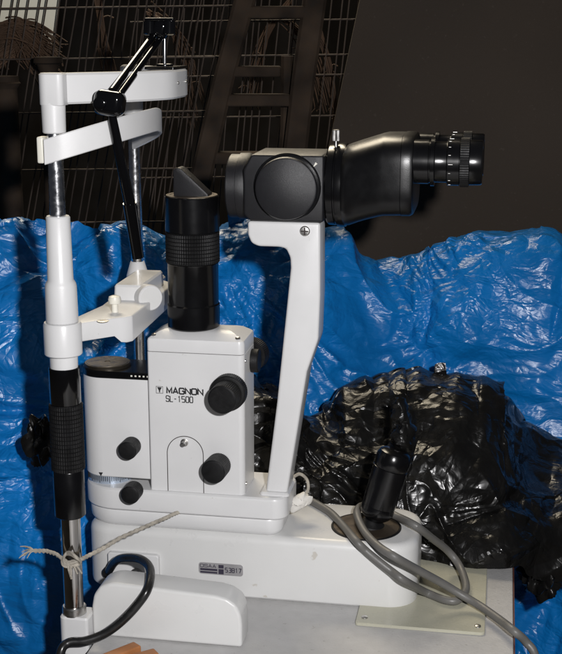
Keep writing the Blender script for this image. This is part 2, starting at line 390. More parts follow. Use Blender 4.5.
def ln(pa, pb, y, z0, z1):
    a = atw(*pa, y); b = atw(*pb, y); s = (b.x-a.x)/(b.z-a.z)
    return (a.x+(z0-a.z)*s, z0), (a.x+(z1-a.z)*s, z1)
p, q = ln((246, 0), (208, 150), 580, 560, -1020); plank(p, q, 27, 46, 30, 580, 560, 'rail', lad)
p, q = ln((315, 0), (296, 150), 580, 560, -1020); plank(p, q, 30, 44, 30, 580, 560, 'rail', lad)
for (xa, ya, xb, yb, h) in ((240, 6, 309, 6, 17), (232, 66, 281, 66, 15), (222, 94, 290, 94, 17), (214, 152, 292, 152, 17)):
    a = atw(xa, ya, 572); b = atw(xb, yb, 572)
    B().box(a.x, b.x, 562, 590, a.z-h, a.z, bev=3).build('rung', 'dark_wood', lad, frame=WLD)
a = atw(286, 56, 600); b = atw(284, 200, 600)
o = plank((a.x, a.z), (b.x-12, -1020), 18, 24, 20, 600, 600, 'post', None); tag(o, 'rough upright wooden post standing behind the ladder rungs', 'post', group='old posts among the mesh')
for (px, py, w_, lab) in ((48, 57, 16, 'dark post with a wide round cap behind the headrest elbow'), (4, 76, 22, 'dark post with a round cap at the left edge of the photo')):
    c = atw(px, py, 600); t = B()
    t.lathe((c.x, 600, -1024), (0, 0, 1), [(0, w_*0.9), (1024+c.z-18, w_*0.82), (1024+c.z-10, w_*1.05), (1024+c.z-8, 21), (1024+c.z, 20), (1024+c.z+1, 0)], 24)
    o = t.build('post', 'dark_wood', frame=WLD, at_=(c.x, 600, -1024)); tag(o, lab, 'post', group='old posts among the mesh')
# dry stems hanging and arching behind the mesh
def stems(name, paths, y, label, material='twig'):
    t = B()
    for pts_, n, spread, r0 in paths:
        P = [atw(a, b, y) for a, b in pts_]
        for i in range(n):
            off = Vector((random.gauss(0, 1), random.gauss(0, 1), random.gauss(0, 1)))*spread; k0 = random.uniform(0.6, 1.4); q = []
            for m_, p in enumerate(P):
                q.append(p+off*(0.35+k0*abs(m_-0.8)*0.45)+Vector((random.gauss(0, 1), random.gauss(0, 1), random.gauss(0, 1)))*spread*0.35)
            a = random.randint(0, max(0, len(q)-3)) if random.random() < 0.4 else 0
            rr = r0*random.uniform(0.5, 1.3); t.tube(q[a:], rr, seg=5, sub=4, rfun=lambda f: rr*(1-0.6*f))
            if random.random() < 0.5:
                m_ = random.randint(1, len(q)-1); d = Vector((random.uniform(-1, 1), random.uniform(-.4, .4), random.uniform(-1, .4)))*random.uniform(8, 26)
                t.tube([q[m_], q[m_]+d*0.5+Vector((0, 0, 3)), q[m_]+d], rr*0.6, seg=5, sub=3)
    c = atw(*paths[0][0][0], y); o = t.build(name, material, frame=WLD, at_=tuple(c)); tag(o, label, 'branches', group='dry stems behind the mesh')
stems('dry_branches', [([(-40, 66), (-15, 44), (6, 33), (26, 36), (44, 54)], 150, 8, 1.8), ([(-30, 90), (0, 56), (22, 44), (46, 60)], 100, 10, 1.8)], 682, 'matted brown hay covering the foot of the pale board in the top left corner')
stems('dry_branches', [([(97, -20), (101, 18), (106, 48), (114, 78), (124, 112)], 16, 4, 1.9)], 735, 'rope-like bundle of dry stems hanging left of the black knuckle')
stems('dry_branches', [([(150, 12), (168, 24), (181, 46), (188, 78), (196, 118)], 15, 6, 1.5)], 735, 'arching dry stems just right of the headrest bar end')
stems('dry_branches', [([(290, 2), (272, 24), (260, 52), (250, 92)], 12, 6, 1.5), ([(262, 12), (288, 22), (308, 48), (324, 108)], 14, 6, 1.5), ([(318, 30), (330, 66), (337, 128)], 9, 5, 1.4)], 755, 'reddish dry stems arching behind the ladder rungs')
# ------------------------------------------------------------------ draped sheets
def interp(tab, x):
    if x <= tab[0][0]: return tab[0][1]
    for (a, va), (b, vb) in zip(tab, tab[1:]):
        if x <= b:
            f = (x-a)/(b-a); f = f*f*(3-2*f); return va+(vb-va)*f
    return tab[-1][1]
def ridge(p, s, seed):
    q = p*(1/s)+Vector((seed, seed*1.7, seed*2.3)); return 1-abs(noise.noise(q))*2
def facet(p, s, seed, rot, sq):
    c, n = math.cos(rot), math.sin(rot)
    q = Vector(((p.x*c+p.z*n), p.y*0.6, (-p.x*n+p.z*c)*sq))/s + Vector((seed, seed*1.3, seed*0.7))
    d, pt = noise.voronoi(q)
    e = min((d[k]**2-d[0]**2)/max(1e-4, 2*(Vector(pt[k])-Vector(pt[0])).length) for k in (1, 2, 3))*1.8
    return e*(0.75 if noise.noise(Vector(pt[0])*3.1) > -0.12 else -0.6)
def drape(name, material, px0, px1, nx, nt_, crest, ycrest, ybot, zbot, folds, amps, back, label, cat, seed=3, zpow=0.9, ypow=1.0, frac=0.22):
    bm = bmesh.new(); rows = []
    for j in range(nt_+1):
        tt = j/nt_; row = []
        for i in range(nx+1):
            px = px0+(px1-px0)*i/nx
            yc = interp(ycrest, px); top = atw(px, interp(crest, px), yc); yb = interp(ybot, px); zb = interp(zbot, px)
            if tt <= 1-frac:
                f = tt/(1-frac); z = zb+(top.z-zb)*(math.sin(f*math.pi/2)**zpow); y = yb+(yc-yb)*(1-math.cos(f*math.pi/2))**ypow
                fade = 1.0
            else:
                f = (tt-1+frac)/frac; y = yc+back*math.sin(f*math.pi/2); z = top.z-(1-math.cos(f*math.pi/2))*(top.z-zb)*0.8; fade = 1
            x = top.x*(1250*1.0+y)/(1250+yc)
            row.append(Vector((x, y, z)))
        rows.append(row)
    V = [[None]*(nx+1) for _ in range(nt_+1)]
    for j in range(nt_+1):
        for i in range(nx+1):
            p = rows[j][i]
            du = rows[j][min(i+1, nx)]-rows[j][max(i-1, 0)]; dv = rows[min(j+1, nt_)][i]-rows[max(j-1, 0)][i]
            n = du.cross(dv).normalized()
            if n.y > 0 and j < nt_*(1-frac): n = -n
            if n.z < 0 and j >= nt_*(1-frac): n = -n
            wp = p + Vector((noise.noise(p/140+Vector((seed, 0, 0))), noise.noise(p/140+Vector((0, seed, 9))), noise.noise(p/140+Vector((4, 0, seed)))))*60
            d = 0
            for (s_, am, kind) in amps:
                if kind[0] == 'f': d += am*facet(wp, s_, seed+s_*0.1, kind[1], kind[2])
                elif kind[0] == 'w':
                    c_, s__ = math.cos(kind[1]), math.sin(kind[1]); qq = Vector(((wp.x*c_+wp.z*s__)/s_, wp.y/s_, (-wp.x*s__+wp.z*c_)/s_*kind[2]))+Vector((seed, s_, seed))
                    d += am*((1-abs(noise.noise(qq))*1.6)**3-0.3)*(0.5+noise.noise(p/130+Vector((s_, 0, 0)))*1.2)
                elif kind == 'n': d += am*noise.noise(wp/s_+Vector((seed, seed, s_)))
                else: d += am*(max(0, ridge(wp, s_, seed+s_))**2-0.4)
            px, py = proj(p)
            for (line, A, wd) in folds:
                if line[0][0] <= px <= line[-1][0]:
                    yl = interp(line, px) + 5*noise.noise(Vector((px/22, A, seed)))
                    e = min(1, (px-line[0][0])/25, (line[-1][0]-px)/25); dd = py-yl
                    d += A*e*min(1, max(0, (0.8-tt)*6))*(math.exp(dd/wd) if dd < 0 else math.exp(-dd/5.5))
            V[j][i] = bm.verts.new(p+n*d)
    for j in range(nt_):
        for i in range(nx): bm.faces.new((V[j][i], V[j][i+1], V[j+1][i+1], V[j+1][i]))
    b = B(); b.bm.free(); b.bm = bm
    o = b.build(name, material, frame=WLD, ang=60, at_=(0, interp(ybot, 281), interp(zbot, 281)))
    tag(o, label, cat); return o
crest = [(-160, 225), (-20, 219), (20, 221), (48, 228), (75, 232), (105, 231), (135, 236), (165, 243), (200, 232), (232, 220), (262, 217), (292, 218), (322, 227), (345, 238), (368, 252), (400, 259), (430, 260), (455, 250), (480, 245), (515, 244), (540, 249), (562, 260), (600, 262), (720, 255)]
tf = [([(300, 318), (330, 302), (365, 296), (400, 288), (450, 292), (500, 302), (580, 310)], 34, 34),
      ([(345, 285), (380, 282), (420, 262), (450, 250)], 14, 16),
      ([(-20, 300), (20, 290), (60, 268), (110, 262), (150, 272), (200, 300)], 24, 28),
      ([(-40, 372), (0, 352), (30, 350), (60, 372), (90, 400)], 24, 28),
      ([(-40, 452), (0, 440), (40, 436), (80, 452)], 14, 24), ([(-40, 530), (0, 540), (50, 520), (90, 512)], 12, 20),
      ([(215, 330), (250, 318), (290, 322), (330, 345), (370, 352)], 20, 26), ([(400, 360), (440, 340), (480, 338), (520, 360), (580, 400)], 22, 28),
      ([(500, 620), (530, 606), (570, 612)], 10, 14), ([(-40, 610), (10, 600), (60, 618), (90, 610)], 12, 20)]
drape('tarpaulin', 'tarp', -170, 730, 700, 430, crest,
      [(-160, 210), (60, 220), (160, 290), (260, 330), (400, 400), (480, 370), (560, 350), (720, 330)],
      [(-160, 20), (40, 40), (80, 60), (110, 165), (260, 225), (480, 225), (720, 150)],
      [(-160, -1015), (720, -1015)], tf,
      [(210, 30, 'n'), (200, 42, ('f', 0.35, 1.5)), (100, 22, ('f', -0.6, 0.6)), (48, 7, ('f', 0.9, 1.7)), (190, 12, ('w', 0.45, 2.6)), (90, 6, ('w', -0.7, 4))], 260,
      'crumpled bright blue tarpaulin heaped behind and around the table', 'tarpaulin', 3, zpow=0.8)
bcrest = [(238, 372), (255, 372), (268, 378), (285, 404), (305, 420), (323, 418), (347, 399), (372, 398), (388, 389), (405, 378), (421, 369), (454, 368), (480, 379), (505, 402), (522, 425), (554, 440), (600, 450), (660, 455)]
bf = [([(300, 440), (340, 425), (380, 415), (392, 405)], 20, 18), ([(380, 460), (420, 430), (470, 412), (520, 425)], 24, 24),
      ([(420, 500), (460, 480), (520, 470), (600, 480)], 14, 20), ([(400, 545), (450, 520), (500, 500), (600, 520)], 10, 16), ([(330, 400), (350, 392), (375, 402)], 10, 10)]
drape('plastic_bag', 'bag', 236, 650, 460, 300, bcrest,
      [(238, 150), (330, 185), (420, 225), (560, 215), (650, 200)],
      [(238, 100), (400, 66), (500, 46), (535, 70), (650, 60)],
      [(238, -270), (508, -270), (524, -292), (560, -305), (650, -315)], bf,
      [(130, 24, 'n'), (150, 26, ('f', 0.6, 1.5)), (80, 9, ('f', -0.4, 1.8)), (170, 16, ('w', 0.3, 3.0)), (90, 5, ('w', -0.8, 3.5))], 60,
      'large crumpled black plastic bag heaped behind the joystick on the table edge', 'plastic bag', 11, zpow=1.0)
# twisted bag end standing up behind the joystick
t = B(); p0 = at(394, 470, 26); p1 = at(403, 432, 22); p2 = at(398, 398, 26)
t.tube([p0, (p0+p1)/2+Vector((2, 0, 0)), p1, (p1+p2)/2, p2], 10, seg=20, sub=8, rfun=lambda f: 13*(1-f)**0.7+3)
for v in t.bm.verts: v.co += Vector((1, 1, 0.3))*(noise.noise(v.co/7)*5)
o = t.build('plastic_bag', 'bag', at_=tuple(p0)); tag(o, 'twisted dark bag end sticking up right behind the joystick', 'plastic bag')
# small black scrap at the left
def clump(name, material, c, rad, label, cat, seed, frame=RIG):
    t = B(); bmesh.ops.create_icosphere(t.bm, subdivisions=5, radius=1)
    for v in t.bm.verts:
        n = v.co.normalized(); d = 1+0.45*(ridge(n*30, 22, seed)-0.5)+0.35*noise.noise(n*1.7+Vector((seed, 0, 0)))
        v.co = Vector((n.x*rad[0]*d, n.y*rad[1]*d, n.z*rad[2]*d))+Vector(c)
    o = t.build(name, material, frame=frame, at_=tuple(c), ang=50); tag(o, label, cat); return o
clump('plastic_bag', 'bag', atw(41, 442, 40), (15, 9, 26), 'small black plastic scrap against the tarpaulin left of the front pole', 'plastic bag', 5, WLD)
clump('plastic_bag', 'bag', atw(541, 572, 90), (20, 30, 24), 'small knotted black bag lump at the right beyond the table corner', 'plastic bag', 8, WLD)
# ================================================================== TABLE
tab = thing('table', 'pale scuffed table with a reddish edge under the instrument', 'table', (40, -100, -1024))
B().box(-152, 240, -520, 118, TZ-16, TZ, bev=1.2).build('tabletop', 'table', tab)
B().box(240.2, 241.6, -520, 118, TZ-16, TZ-0.8).build('edge_strip', 'edge', tab)
for x in (-120, 205):
    for y in (-480, 85): B().box(x-18, x+18, y-18, y+18, -1024, TZ-16.5, bev=2).build('leg', 'edge', tab)
# glide plate
gp = thing('glide_plate', 'yellowed translucent plastic plate screwed to the table under the right end', 'plate', (150, 7, TZ))
B().rloft(88, 213, -84, 96, (3, 5, 5, 3), [(TZ+0.3, 0), (TZ+2.6, 0), (TZ+3.2, 0.6)]).build('sheet', 'glide', gp)
for x, y in ((205, 74), (206, -71), (96, -71)):
    b = B(); b.lathe((x, y, TZ+3.2), (0, 0, 1), [(0, 3.4), (0.8, 3.2), (1.5, 2), (1.6, 0)], 20).build('screw', 'steel', gp)
# ================================================================== SLIT LAMP
sl_ = thing('slit_lamp', 'white and black slit lamp microscope on a long white base in the centre', 'slit lamp', (-30, 8, TZ))
base = B().rloft(-198, 144, -46, 62, (26, 30, 30, 26), [(TZ+0.5, 3), (TZ+3, 0.6), (TZ+6, 0), (-216, 0), (-212, 0.8), (-209, 3), (-207.4, 6), (-207, 9)]).build('base', 'cream', sl_)
# label plate
np_ = B().rloft(-77, -31, -251, -238.5, (3, 3, 3, 3), [(0, 0), (0.5, 0)])
for v in np_.bm.verts: v.co = Vector((v.co.x, -46.1-v.co.z, v.co.y))
plate = np_.build('nameplate', 'label', base)
strokes('53817', -49.3, -247.4, 4.6, 2.4, 3.5, 0.85, -46.75).build('lettering', 'label_ink', plate)
strokes('OSAA', -75.4, -243.6, 3.3, 3.4, 4.3, 0.6, -46.75).build('lettering', 'label_ink', plate)
t = B().box(-56.3, -51, -46.9, -46.65, -250, -244.6); t.box(-56.3, -51, -46.9, -46.65, -243.6, -240)
t.box(-75.4, -57.6, -46.9, -46.65, -247, -244.8); t.box(-75.4, -57.6, -46.9, -46.65, -249.8, -248)
t.build('printed_block', 'label_ink', plate)
# socket plate
sp = B().rloft(-172, -118, -264, -233, (3, 3, 3, 3), [(0, 0), (5, 0), (6, 1)])
for v in sp.bm.verts: v.co = Vector((v.co.x, -46-v.co.z, v.co.y))
sock = sp.build('socket_plate', 'white', base)
p = at(137, 574, -51)
B().lathe(p, (0, -1, 0), [(0, 7), (3, 7), (5, 5), (5.5, 0)], 32).build('screw', 'steel', sock)
# joystick
jw = B().lathe((89, -1, -207.3), (0, 0, 1), [(0, 36), (1.1, 36), (1.6, 35.4), (1.6, 34.2), (0.6, 34), (0.6, 0)], 80).build('dish_rim', 'matte', base)
B().lathe((89, -1, -206.6), (0, 0, 1), [(0, 33.8), (0.8, 33.6), (1.6, 12), (1.8, 0)], 80).build('dish', 'bronze', base)
j0 = Vector((95, 0, -206)); j1 = Vector((118, 4, -122)); jd = (j1-j0); H = jd.length
joy = B().lathe(j0, jd, [(0, 4), (7, 4.2), (8, 10), (13, 15.5), (16, 17), (20, 17.3), (24, 16.8), (24.5, 17.2), (66, 18), (66.4, 17.4), (68, 18.2), (74, 18.2), (79, 17.6), (83, 15.5), (85, 12), (86, 0)], 64).build('joystick', 'black', sl_)
B().lathe((94, 0, -205.4), (0.15, 0, 1), [(0, 14), (2, 13.5), (5, 9), (9, 6.5), (10, 5)], 40).build('boot', 'matte', joy)
B().lathe(j0+jd*(-0.0), jd, [(0, 4.6), (6, 4.6), (7, 3.4)], 24).build('neck', 'chrome', joy)
# the two swinging arms
arm2 = B().rloft(-201, 8, -43, 32, (36, 16, 16, 36), [(-206.8, 4), (-204.5, 1.5), (-202, 0.4), (-191, 0), (-189.6, 0.8)]).build('lower_arm', 'white', sl_)
B().rloft(-199, 6, -41, 30, (34, 14, 14, 34), [(-189.8, 0), (-188.2, 0)]).build('gap', 'groove', arm2)
arm1 = B().rloft(-204, 13, -45, 32, (38, 15, 15, 38), [(-188.4, 1.2), (-187, 0.2), (-170, 0), (-167.4, 1), (-166, 3)]).build('upper_arm', 'white', sl_)
def knob(p, d, r, L, parent, name='knob', n=40, flange=None):
    p = Vector(p); d = Vector(d).normalized()
    pr = [(0, r*0.6), (0.5, r*0.62), (1.5, r*0.98)]
    pr = [(0, r*0.7), (1.2, r*0.72), (1.4, r, 1), (L-2.4, r, 1), (L-1.2, r-0.2), (L-0.3, r-1.2), (L, r-2.4), (L+0.05, 0)]
    return B().lathe(p, d, pr, teeth=n, depth=0.55).build(name, 'matte', parent, ang=25)
fd = Vector((0, -1, 0))
k0 = at(128, 496, -62); knob((k0.x+2, -44.5, k0.z+1), fd, 9.6, 19, arm1)
# filter drum housing
drum = B().rloft(-204, -127.6, -34, 16, (25, 1, 1, 25), [(-157.5, 1), (-156.5, 0.2), (-54, 0), (-52.5, 0.6)]).build('filter_drum', 'white', sl_)
B().rloft(-204.4, -128, -34.4, 16.4, (25.2, 1, 1, 25.2), [(-52.3, 0.6), (-51.5, 0), (-46, 0), (-45, 0.8)]).build('drum_collar', 'black', drum)
t = B().lathe((-179, -9, -45), (0, 0, 1), [(0, 24), (2.2, 24), (3.2, 23), (3.2, 21.5), (3.5, 21.4), (3.5, 3), (3.0, 2.6), (3.0, 0)], 72)
lid = t.build('drum_lid', 'lid', drum)
t = B()
for k in range(5): t.box(-147+k*4.2, -145.2+k*4.2, -34.75, -34.45, -49.2, -47.6)
t.build('scale_marks', 'nylon', drum)
ring = B().lathe((-179, -9, -167), (0, 0, 1), [(0, 23.6), (9.5, 23.6), (9.8, 22)], 80).build('scale_ring', 'scale', drum)
t = B()
for k in range(34):
    a_ = R(180+k*5.2); r_ = 23.75; c = Vector((-179+r_*math.cos(a_), -9+r_*math.sin(a_), -160))
    t.box(c.x-0.25, c.x+0.25, c.y-0.25, c.y+0.25, -163-(2 if k % 5 == 0 else 0), -158)
t.build('graduation', 'ink', ring)
t = B().prism([(-184, -153), (-179.6, -153), (-181.8, -157)], -34.5, -34.1, 'y'); t.build('index_mark', 'ink', drum)
k0 = at(127, 450, -50); knob((k0.x+1, -33.8, k0.z), fd, 9.6, 20, drum)
# lamp housing
hx0, hx1, hy0, hy1 = -128, -30, -40, 16
house = B().rloft(hx0, hx1, hy0, hy1, (2.5, 6, 6, 2.5), [(-168.5, 1.5), (-167, 0.3), (-21.4, 0), (-21, 0.6)]).build('lamp_housing', 'white', sl_)
B().rloft(hx0, hx1, hy0, hy1, (3, 6, 6, 3), [(-20.6, 0.6), (-20.2, 0), (-10, 0), (-7.5, 0.8), (-6.2, 3), (-2, 10), (-0.4, 15), (0.2, 20)]).build('housing_lid', 'white', house)
B().rloft(hx0+1, hx1-1, hy0+1, hy1-1, (2, 5, 5, 2), [(-21.2, 0), (-20.4, 0)]).build('gap', 'groove', house)
for x, y in ((-122, -34), (-37, -34)):
    B().lathe((x, y, -5.4), (0, -0.45, 1), [(0, 2.6), (1.2, 2.5), (1.8, 1.5), (1.9, 0)], 18).build('screw', 'steel', house)
for z in (-28, -156):
    B().lathe((-30.2, -32, z), (1, 0, 0), [(0, 1.8), (1.0, 1.6), (1.3, 0)], 14).build('screw', 'steel', house)
B().box(-30.1, -27.5, -6, 10, -34, -26, bev=1).build('slot_plate', 'black', house)
# arch shaped service panel drawn by its gap
def arc_strip(pts, w_, y):
    t = B(); L_ = []
    for i, p in enumerate(pts):
        a = Vector(pts[max(i-1, 0)]); b = Vector(pts[min(i+1, len(pts)-1)]); n = (b-a).normalized(); n = Vector((-n.y, n.x))*w_/2
        L_.append((t.bm.verts.new((p[0]+n.x, y, p[1]+n.y)), t.bm.verts.new((p[0]-n.x, y, p[1]-n.y)), t.bm.verts.new((p[0]-n.x, y+0.1, p[1]-n.y)), t.bm.verts.new((p[0]+n.x, y+0.1, p[1]+n.y))))
    for a, b in zip(L_, L_[1:]):
        for k in range(4): t.bm.faces.new((a[k], a[(k+1) % 4], b[(k+1) % 4], b[k]))
    bmesh.ops.recalc_face_normals(t.bm, faces=t.bm.faces[:]); return t
pts = [(-109.3, -166.5), (-109.3, -125.5)]+[(-90.7-18.6*math.cos(R(a)), -125.5+18.6*math.sin(R(a))) for a in range(6, 180, 6)]+[(-72.1, -125.5), (-72.1, -166.5)]
arc_strip(pts, 0.75, -40.18).build('panel_gap', 'groove', house)
B().lathe((-91.2, -40, -113.5), fd, [(0, 4.0), (0.6, 4), (0.9, 3.3), (0.9, 2.6), (7, 2.4), (7.5, 1.8), (7.5, 0)], 28).build('pin', 'steel', house)
# lettering
strokes('MAGNON', -108.2, -62.8, 5.8, 4.9, 6.35, 1.5, -40.15).build('lettering', 'ink', house)
strokes('SL-1500', -109.2, -71.4, 6.0, 3.0, 4.05, 0.95, -40.15).build('lettering', 'ink', house)
t = B()
for (a, b, c, d) in ((-119.4, -112.2, -56.4, -56.0), (-119.4, -112.2, -63.4, -63.0), (-119.4, -119.0, -63, -56.4), (-112.6, -112.2, -63, -56.4)): t.box(a, b, -40.2, -40.05, c, d)
t.prism([(-118.2, -57), (-113.4, -57), (-115.2, -60.6), (-115.2, -62.4), (-116.4, -62.4), (-116.4, -60.6)], -40.2, -40.05, 'y')
t.build('emblem', 'ink', house)
# knobs on the housing
kd = Vector((-0.05, -1, 0))
kb = knob((-43.5, -40, -56.5), kd, 18, 13, house, n=60)
kb2 = B().lathe(Vector((-43.8, -52.8, -56.5)), kd, [(0, 13), (0.8, 14.6, 1), (19, 14.6, 1), (20.5, 14.0), (21.6, 12.6), (21.8, 0)], teeth=50, depth=0.5).build('knob_grip', 'matte', kb, ang=25)
k1 = knob((-55.5, -40, -134), kd, 12.3, 25, house, n=44)
knob((-36, 16, -36), (0.15, 1, 0), 17, 16, house, n=60)
B().lathe((-30, 0, -36), (1, 0, 0), [(0, 12), (7, 12), (8, 11), (8, 0)], 40).build('side_cap', 'matte', house)
# tower tube
tc_ = Vector((-87, -10, 0))
tower = B().lathe(tc_, (0, 0, 1), [(0, 25.2), (1, 26), (23, 26.2), (24.5, 25.2), (64, 25.2), (65, 25.6), (65.6, 25.0)], 96).build('lamp_tube', 'black', sl_)
prof = [(65.4, 25.2), (66, 26.6, 1)]
for k in range(8): prof += [(66.4+k*3.7, 26.8, 1), (69.2+k*3.7, 26.8, 1), (69.6+k*3.7, 26.0, 1)]
prof += [(96, 26.6, 1), (96.5, 25.6)]
B().lathe(tc_, (0, 0, 1), prof, teeth=70, depth=0.7).build('grip_ring', 'matte', tower, ang=25)
B().lathe(tc_, (0, 0, 1), [(96.4, 25.8), (97.2, 26.6), (130.5, 26.6), (131.4, 26.0), (131.8, 25), (131.8, 21), (130, 20.6), (130, 0)], 96).build('tube_head', 'black', tower)
B().lathe(tc_, (0, 0, 1), [(131.7, 25.2), (132.2, 25.2), (132.3, 21.5), (131.9, 21.2)], 96).build('rim', 'bronze', tower)
B().prism([(-103, 130.2), (-103, 157.5), (-98.5, 159.0), (-95, 158.0), (-68.5, 133.8), (-68.5, 130.2)], -19, -1, 'y', bev=0.8).build('mirror_prism', 'satin', tower)
# support arm of the microscope
out = [(-27.5, 110.5), (43, 110.5), (43.5, 40), (42, -4), (38, -16), (31, -37), (11, -168), (-11, -168), (1, -70), (8, 0), (14.5, 66), (14, 76), (10, 84.5), (4, 86), (-17, 86), (-24, 89), (-27.5, 97)]
sup = B().prism(out, -30, 6, 'y', bev=3, seg=4, ang=12).build('support_arm', 'white', sl_)
p = at(305, 231, -30)
scr = B().lathe((p.x, -30, p.z), fd, [(0, 5), (1.0, 4.9), (1.8, 4), (2.1, 2), (2.1, 0)], 32).build('screw', 'steel', sup)
t = B().box(p.x-3.6, p.x+3.6, -32.6, -32.0, p.z-0.6, p.z+0.6); t.box(p.x-0.6, p.x+0.6, -32.65, -32.05, p.z-3.6, p.z+3.6); t.build('cross_slot', 'groove', scr)
B().rloft(-16, 14.5, -36, 8, (4, 4, 4, 4), [(-166.2, 0), (-164.5, 0), (-163, 2)]).build('foot', 'white', sup)
# microscope
body = B().prism([(-30, 118), (-30, 160), (-22, 175), (40, 175), (47, 175), (47, 112), (-24, 112)], -37, 32, 'y', bev=2.2, seg=3).build('microscope_body', 'satin', sl_)
axz = 142.5
B().lathe((-50, 0, axz-2), (1, 0, 0), [(0, 26), (0.3, 30), (1.5, 31), (10, 31), (10.5, 32.2), (19, 32.4), (22, 31)], 80).build('objective_ring', 'satin', body)
B().lathe((-50.5, 0, axz-2), (1, 0, 0), [(0, 0.0), (0, 25)], 60).build('objective_glass', 'black_gloss', body)
p = at(287, 187.5, -40)
dr = B().lathe((p.x, -37, p.z), fd, [(0, 32), (2.6, 32), (3.4, 31.4), (3.4, 30), (4, 30)], 96).build('drum_ring', 'black', body)
p2 = at(284.2, 189.2, -50)
B().lathe((p2.x+1, -40, p2.z), fd, [(0, 29.5), (6.6, 29.5), (8.4, 28.8), (9.2, 27.4), (9.2, 0)], 96).build('magnification_dial', 'satin', body)
p = at(315, 165, -38); t = B().prism([(p.x-2.2, p.z-2.6), (p.x+2.2, p.z+1), (p.x+0.4, p.z+2.6)], -37.4, -36.8, 'y'); t.build('index_mark', 'nylon', body)
fl = B().lathe((46.5, 0, 143.6), (1, 0, 0), [(0, 33), (0.5, 37), (2, 38.5), (8, 39), (8.6, 37.8), (9.6, 37.8), (10.4, 40), (14, 40.4), (18, 40), (19.5, 38), (19.8, 36)], 96).build('flange', 'black', body)
p = at(336, 142, -8)
B().lathe((p.x, -8, p.z-6), (0, 0, 1), [(0, 1.6), (7, 1.6), (7.2, 3.6, 1), (17, 3.6, 1), (17.6, 3.0), (17.6, 0)], teeth=16, depth=0.5).build('locking_screw', 'steel', fl, ang=20)
def sloft(levels, n=96):
    """levels = (x, centre z, half height, half depth, exponent) of rounded sections along x"""
    t = B(); rings = []
    for x, cz, hz, hy, ex in levels:
        ring = []
        for k in range(n):
            a_ = 2*math.pi*k/n; c, q = math.cos(a_), math.sin(a_)
            ring.append(t.bm.verts.new((x, -1+hy*math.copysign(abs(c)**(2/ex), c), cz+hz*math.copysign(abs(q)**(2/ex), q))))
        rings.append(ring)
    for a, b in zip(rings, rings[1:]):
        for k in range(n): t.bm.faces.new((a[k], a[(k+1) % n], b[(k+1) % n], b[k]))
    t.bm.faces.new(rings[0]); t.bm.faces.new(rings[-1][::-1]); bmesh.ops.recalc_face_normals(t.bm, faces=t.bm.faces[:]); return t
hous = sloft([(63, 143.5, 36.5, 40, 2.3), (65, 143.8, 38.2, 42, 2.4), (69, 145, 38.6, 43.5, 2.8), (78, 148.4, 38.2, 46, 3.1), (88, 151.7, 38, 48.5, 3.4), (98, 154.8, 38, 51, 3.7), (103, 156, 38, 52, 3.8), (119.6, 156.4, 37.8, 52.5, 3.8), (120, 156.4, 37.2, 52, 3.8)]).build('prism_housing', 'black_soft', body)
sloft([(119.8, 156.4, 37.6, 52.4, 3.8), (120.2, 156.4, 38.2, 53, 3.8), (128, 156.6, 38.2, 53, 3.8), (130.4, 156.8, 37, 52, 3.8), (131.6, 157, 34.5, 49.5, 3.6)]).build('housing_cap', 'black_soft', hous)
for yy, zc, nm in ((-31, 170.5, 'a'), (38, 171, 'b')):
    x0 = 130
    pr = [(0, 20.2), (0, 20.4), (14.5, 20.4), (15, 19.6), (16.2, 19.6), (16.5, 22.3), (20, 22.3), (20.4, 19), (21, 18.8), (31, 18.8), (31.6, 21), (32, 21.4), (42.5, 21.4), (43, 20.5), (43.4, 20.5)]
    ey = B().lathe((x0, yy, zc), (1, 0, 0), pr, 72).build('eyepiece', 'black', body)
    B().lathe((x0, yy, zc), (1, 0, 0), [(43.3, 20), (43.6, 22.6, 1), (51.4, 22.6, 1), (51.7, 20.5)], teeth=60, depth=0.5).build('focus_ring', 'matte', ey, ang=25)
    B().lathe((x0, yy, zc), (1, 0, 0), [(51.6, 19.8), (52, 20.8), (62, 20.6), (63.4, 20), (63.6, 19), (63.6, 15), (61, 13), (61, 0)], 72).build('eyecup', 'black', ey)
    t = B()
    for k in range(16):
        a_ = R(22.5*k); c = Vector((x0+33, yy+21.45*math.cos(a_), zc+21.45*math.sin(a_)))
        t.box(c.x, c.x+(2 if k % 4 else 4), c.y-0.16, c.y+0.16, c.z-0.16, c.z+0.16)
    t.build('graduation', 'steel', ey)
# ================================================================== HEADREST
hr = thing('headrest', 'white headrest with chin rest on two chrome poles left of the slit lamp', 'headrest', (-174, -150, TZ))
X, YF, YB = -174, -150, 90
# front pole
fp = B().lathe((X, YF, 0), (0, 0, 1), [(TZ, 9.2), (-150, 9.2)], 48).build('lower_pole', 'dark_chrome', hr)
foot = B().rloft(X-12, X+17, YF-12, YF+14, (7, 3, 3, 7), [(TZ-14, 0), (TZ+22, 0), (TZ+24, 1.4)]).build('foot', 'white', hr)
B().lathe((X, YF, TZ+23.5), (0, 0, 1), [(0, 11.6), (7, 11.4), (8, 10.4), (8, 9)], 40).build('collar', 'steel', foot)
B().lathe((X, YF, 0), (0, 0, 1), [(-153, 13.4), (-152, 14.4), (-108, 14.4), (-107, 14)], 64).build('sleeve', 'black', hr)
prof = [(-107, 14.4)]
for k in range(16): prof += [(-106.5+k*3.95, 15.6, 1), (-103.6+k*3.95, 15.6, 1), (-103.2+k*3.95, 15.0, 1)]
prof += [(-43.4, 14.4)]
B().lathe((X, YF, 0), (0, 0, 1), prof, teeth=44, depth=0.5).build('height_grip', 'matte', hr, ang=25)
B().lathe((X, YF, 0), (0, 0, 1), [(-43.3, 13.8), (-42.6, 14.2), (-10, 14.2), (-9, 13.4)], 64).build('sleeve', 'black_gloss', hr)
B().lathe((X, YF, 0), (0, 0, 1), [(-12, 12.6), (4, 12.8)], 64).build('collar', 'white', hr)
